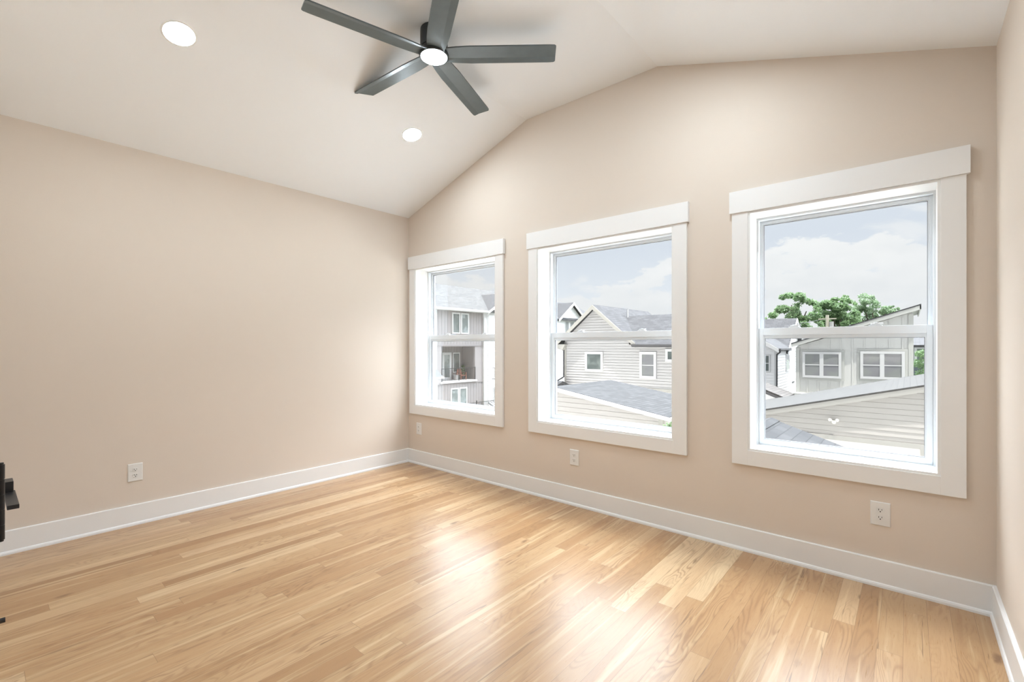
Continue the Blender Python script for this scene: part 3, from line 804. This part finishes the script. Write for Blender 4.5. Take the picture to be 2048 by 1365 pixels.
m_ = MB(); lap_wall(m_, [(14, GB), (gy0-.25, GB), (gy0-.25, 4.1), (14, 4.1)], 'x', TX+.12, 1, .17, .018); m_.build('white_wall', M['white_lap'], b)
MB().box(TX, TX+.16, gy0-.25, gy0, GB, 4.1).build('corner_board', M['ext_trim'], b); MB().box(TX, TX+.17, gy1, gy1+.3, GB, 4.1).build('corner_board', M['ext_trim'], b)
MB().box(-33, TX-1.7, 14, 31, GB, 4.0).build('core', M['tw_panel'], b)
gable_roof(b, 'y', -28.0, 6.78, (TX+.42, 4.14), (-33.4, 4.14), 13.5, 31.4, mat='sh_town')
gable_roof(b, 'x', 28.07, 5.98, (25.05, 4.12), (31.1, 4.12), TX+.45, -28, mat='sh_y', name='gable_roof')
rake_boards(b, 'x', 28.07, 5.98, (25.05, 4.12), (31.1, 4.12), TX+.45, 1, .2)
m_ = MB(); m_.box(TX+.40, TX+.52, 13.5, 25.1, 4.0, 4.15); m_.box(TX+.1, TX+.42, 13.5, 25.1, 3.96, 4.02); m_.build('gutter', M['ext_trim'], b)
m_ = MB(); m_.tube([(TX+.46, 25.0, 4.0), (TX+.40, 25.1, 3.86), (TX+.24, 25.22, 3.72), (TX+.24, 25.22, GB)], .045); m_.build('downspout', M['ext_trim'], b)
hwin(b, 'x', TX, 1, 21.37, 22.22, 2.18, 3.84, .10, pane='pane_g'); hwin(b, 'x', TX, 1, 22.31, 23.18, 2.18, 3.84, .10, pane='pane_c')
hwin(b, 'x', TX, 1, 21.22, 22.06, -3.9, -2.10, .10, pane='pane_c'); hwin(b, 'x', TX, 1, 22.12, 22.97, -3.9, -2.10, .10, pane='pane_c')
hwin(b, 'x', TX-1.49, 1, 21.64, 22.62, -1.54, .68, .20, pane='pane_c'); hwin(b, 'x', TX-1.49, 1, 22.78, 23.57, -1.00, .66, .08, pane='pane_g')
hwin(b, 'x', TX+.13, 1, 25.95, 26.9, -3.6, -2.30, .10, pane='pane_c')
m_ = MB()
m_.box(TX+.45, TX+.48, 25.8, 28.4, -.68, -.64); m_.box(TX+.45, TX+.48, 25.8, 28.4, -1.62, -1.58)
yy = 25.82
while yy < 28.4: m_.box(TX+.455, TX+.473, yy-.008, yy+.008, -1.6, -.65); yy += .14
m_.box(TX+.1, TX+.48, 25.8, 25.83, -.68, -.64); m_.box(TX+.1, TX+.48, 25.8, 25.83, -1.62, -1.58); m_.box(TX+.44, TX+.49, 25.79, 25.84, -1.65, -.6)
m_.build('railing', M['bgutter'], b)
# side porch roof at the left, terrace railing at the foot
m_ = MB(); m_.prism([(17.6, -.20), (18.75, -.48), (19.36, -1.04), (17.6, -1.04)], 'x', TX+.15, TX+1.3); m_.build('porch_roof', M['metalroof'], b)
m_ = MB(); m_.box(TX+.2, TX+1.35, 17.6, 19.42, -1.16, -1.03); m_.box(TX+1.1, TX+1.3, 18.6, 18.8, GB, -1.16); m_.build('porch_post', M['ext_trim'], b)
m_ = MB()
m_.prism([(-21.6, -3.34), (-20.4, -3.86), (-20.4, -3.92), (-21.6, -3.42)], 'y', 24.0, 26.5)
for i in range(9): y_ = 24.05+i*.3; m_.prism([(-21.6, -3.30), (-20.4, -3.82), (-20.4, -3.87), (-21.6, -3.35)], 'y', y_-.02, y_+.02)
m_.build('terrace_roof', M['metalroof'], b)
m_ = MB(); m_.box(-21.52, -21.49, 21.5, 26.5, -3.22, -3.18); yy = 21.5
while yy < 26.5: m_.box(-21.515, -21.495, yy-.01, yy+.01, -3.9, -3.2); yy += .16
for yy in (22.6, 24.8): m_.box(-21.54, -21.47, yy-.03, yy+.03, -3.9, -3.05)
m_.box(-21.6, -21.4, 21.4, 26.6, GZ, -3.9)
m_.build('terrace_railing', M['bgutter'], b)
# balcony furniture
ch = thing('armchair', (-23.6, 22.92, -1.54), 'red-brown wooden armchair on the townhouse balcony behind the railing', 'chair')
m_ = MB(); m_.box(-23.85, -23.35, 22.62, 23.22, -1.20, -1.14); m_.build('seat', M['brown'], ch)
m_ = MB(); m_.prism([(22.64, -1.14), (23.20, -1.14), (23.14, -.72), (22.92, -.64), (22.70, -.72)], 'x', -23.90, -23.85); m_.build('backrest', M['brown'], ch)
for y_ in (22.60, 23.18):
    m_ = MB(); m_.box(-23.88, -23.30, y_, y_+.06, -.99, -.95); m_.build('armrest', M['brown'], ch)
    for x_ in (-23.86, -23.36): m_ = MB(); m_.box(x_, x_+.05, y_, y_+.05, -1.54, -.99); m_.build('leg', M['brown'], ch)
pt = MB().lathe([(0, -1.54), (.14, -1.54), (.20, -1.2), (.21, -1.12), (.18, -1.12), (.17, -1.2), (0, -1.2)], (-23.5, 22.25, 0), 20)
pt.build('flower_pot', M['pot'], None, loc=(-23.5, 22.25, -1.54), smooth=True, label='pale round planter on the townhouse balcony floor', cat='planter')

def leaves(centers, radii, count, size, flat=.75):
    c = np.array(centers, float); r = np.array(radii, float)
    wgt = r**2; wgt /= wgt.sum(); k = rng.choice(len(c), count, p=wgt)
    v = rng.normal(size=(count, 3)); v /= np.linalg.norm(v, axis=1)[:, None]
    rad = r[k]*(1 - .45*rng.random(count)**1.8)*(1+.12*rng.normal(size=count))
    p = c[k] + v*rad[:, None]*np.array([1, 1, flat])
    a = rng.normal(size=(count, 3)); a /= np.linalg.norm(a, axis=1)[:, None]
    bb = np.cross(a, v + .6*rng.normal(size=(count, 3))); bb /= np.linalg.norm(bb, axis=1)[:, None]
    s = size*(.6+.8*rng.random(count))[:, None]
    q = np.stack([p-a*s, p+bb*s*.55, p+a*s, p-bb*s*.55], 1).reshape(-1, 3)
    f = np.arange(count*4).reshape(-1, 4)
    return q, f
def leaf_obj(name, q, f, mat, parent, **kw):
    base_ = np.array(worldloc(parent)) if parent else np.zeros(3)
    me = bpy.data.meshes.new(name); me.from_pydata((q-base_).tolist(), [], f.tolist()); me.materials.append(mat)
    o = bpy.data.objects.new(name, me); COL.objects.link(o)
    if parent: o.parent = parent
    return props(o, **kw)
pp = thing('potted_plant', (-24.15, 23.62, -1.54), 'small dark green plant in a pot, balcony corner right of the armchair', 'potted plant')
MB().lathe([(0, -1.54), (.12, -1.54), (.16, -1.28), (.14, -1.28), (0, -1.30)], (-24.15, 23.62, 0), 18).build('pot', M['gutter'], pp, smooth=True)
q_, f_ = leaves([(-24.15, 23.62, -1.05), (-24.15, 23.60, -.75), (-24.15, 23.64, -.5)], [.20, .18, .13], 500, .05, 1.0)
leaf_obj('foliage', q_, f_, M['leaf'], pp)
def tree(base_, crown, n, size, mat, label, trunk_top):
    t_ = thing('tree', base_, label, 'tree', 'trees behind the houses')
    cs = [c[:3] for c in crown]; rs = [c[3] for c in crown]
    sub_c, sub_r = [], []
    for c, r in zip(cs, rs):
        for _ in range(16):
            v = rng.normal(size=3); v /= np.linalg.norm(v)
            sub_c.append(np.array(c)+v*r*.78*np.array([1, 1, .85])); sub_r.append(r*(.16+.17*rng.random()))
    q, f = leaves(sub_c, sub_r, n, size)
    leaf_obj('crown', q, f, mat, t_)
    m_ = MB(); m_.cyl(base_, trunk_top, .32, .2, 12)
    for c, r in zip(cs, rs): m_.cyl(trunk_top, c, .13, .04, 8)
    m_.build('trunk', M['bark'], t_)
    return t_
tree((-4.0, 45, GZ), [(-4.9, 45, 3.6, 1.5), (-3.9, 45, 4.9, 1.45), (-2.8, 45.3, 4.3, 1.3), (-4.0, 44.6, 3.0, 1.5), (-2.6, 44.7, 2.9, 1.3), (-5.2, 45, 2.6, 1.0)], 11500, .10, M['leaf'],
     'broad green tree behind the roofs, leftmost in the right window', (-4.0, 45, 1.0))
tree((-1.1, 50, GZ), [(-1.3, 50, 4.85, 1.5), (-.55, 50.2, 5.15, 1.15), (-2.05, 50, 4.4, 1.25), (-.2, 50, 3.9, 1.4), (-1.4, 49.6, 3.2, 1.6), (.55, 50, 3.0, 1.3)], 11500, .11, M['leaf'],
     'tall green tree directly behind the utility pole', (-1.1, 50, 1.0))
tree((1.7, 54.5, GZ), [(.7, 54.5, 5.35, 1.25), (1.4, 54.5, 4.9, 1.1), (.6, 54.5, 3.9, 1.4), (2.05, 54.5, 4.15, 1.2), (2.4, 54.5, 4.35, .8), (1.6, 54.5, 3.1, 1.5)], 6000, .10, M['leaf2'],
     'pale airy tree above the board-and-batten roof, right of the pole', (1.6, 54.5, 1.0))
tree((2.9, 59.5, GZ), [(2.9, 59.5, 4.95, .6), (2.5, 59.5, 4.5, .7), (3.2, 59.5, 4.3, .7)], 2200, .11, M['leaf2'],
     'small treetop just above the sloped roof line, farthest right of the trees', (2.9, 59.5, 2.5))
def shrub(base_, blobs_, n, size, label):
    t_ = thing('shrub', base_, label, 'shrub')
    q, f = leaves([c[:3] for c in blobs_], [c[3] for c in blobs_], n, size); leaf_obj('foliage', q, f, M['leaf'], t_)
    m_ = MB()
    for c in blobs_: m_.cyl(base_, c[:3], .035, .012, 6)
    m_.build('stem', M['bark'], t_)
shrub((4.9, 29.6, GZ), [(4.62, 29.6, .8, .28), (4.56, 29.6, .3, .32), (4.8, 29.6, -.2, .4), (5.0, 29.6, -.6, .5), (4.9, 29.6, -1.2, .6)], 2600, .06, 'tall green shrub between the board-and-batten house and the slate house')
shrub((-.55, 8.7, GZ), [(-.74, 8.9, -.86, .09), (-.58, 8.9, -.83, .11), (-.66, 8.9, -.98, .15), (-.48, 8.9, -.93, .14), (-.6, 8.8, -1.25, .25), (-.5, 8.7, -1.6, .4), (-.6, 8.7, -2.2, .5)], 2600, .035, 'green shrub at the right corner of the near cream garage')
# utility pole and wire
up_ = thing('utility_pole', (-.45, 38, GZ), 'wooden utility pole with a grey transformer, in front of the trees', 'utility pole')
MB().cyl((-.45, 38, GZ), (-.45, 38, 3.5), .13, .10, 14).build('pole', M['pole'], up_, smooth=True)
MB().cyl((-.20, 38, 2.2), (-.20, 38, 3.0), .14, .14, 16).build('transformer', M['pot'], up_, smooth=True)
MB().box(-1.0, .1, 37.95, 38.05, 3.18, 3.26).build('cross_arm', M['pole'], up_)
m_ = MB(); pts = [(-.45 - 9*i/12, 38, 3.2 - .9*math.sin(PI*i/12*.5)**1.0*1.0) for i in range(13)]
m_.tube(pts, .018, 6); m_.build('wire', M['gutter'], up_)

# ---- white house with gable far behind
b = thing('white_gable_house', (-26, 38, GZ), 'white house with a small gable and two narrow windows, left edge of the middle window', 'house')
m_ = MB()
lap_wall(m_, [(33.0, GZ), (44, GZ), (44, 3.95), (33.0, 3.95)], 'x', TX, 1, .17, .018)
lap_wall(m_, [(35.9, 3.95), (40.6, 3.95), (38.23, 5.55)], 'x', TX, 1, .17, .018)
m_.build('wall', M['white_lap'], b)
gable_roof(b, 'x', 38.23, 5.80, (35.45, 3.88), (41.0, 3.88), TX+.35, -29, mat='sh_y')
rake_boards(b, 'x', 38.23, 5.80, (35.45, 3.88), (41.0, 3.88), TX+.35, 1, .24)
gable_roof(b, 'y', -27.0, 6.3, (TX+.3, 3.95), (-31, 3.95), 32.5, 44.5, mat='sh_x', name='main_roof')
hwin(b, 'x', TX+.01, 1, 37.0, 37.72, 2.2, 3.75, .06); hwin(b, 'x', TX+.01, 1, 37.95, 38.68, 2.2, 3.75, .06)
m_ = MB(); m_.box(TX+.4, TX+.43, 36.2, 36.9, -.7, -.66); m_.box(TX+.4, TX+.43, 36.2, 36.9, -1.7, -1.66)
for i in range(6): m_.box(TX+.405, TX+.425, 36.2+i*.138, 36.22+i*.138, -1.7, -.68)
m_.build('railing', M['bgutter'], b)
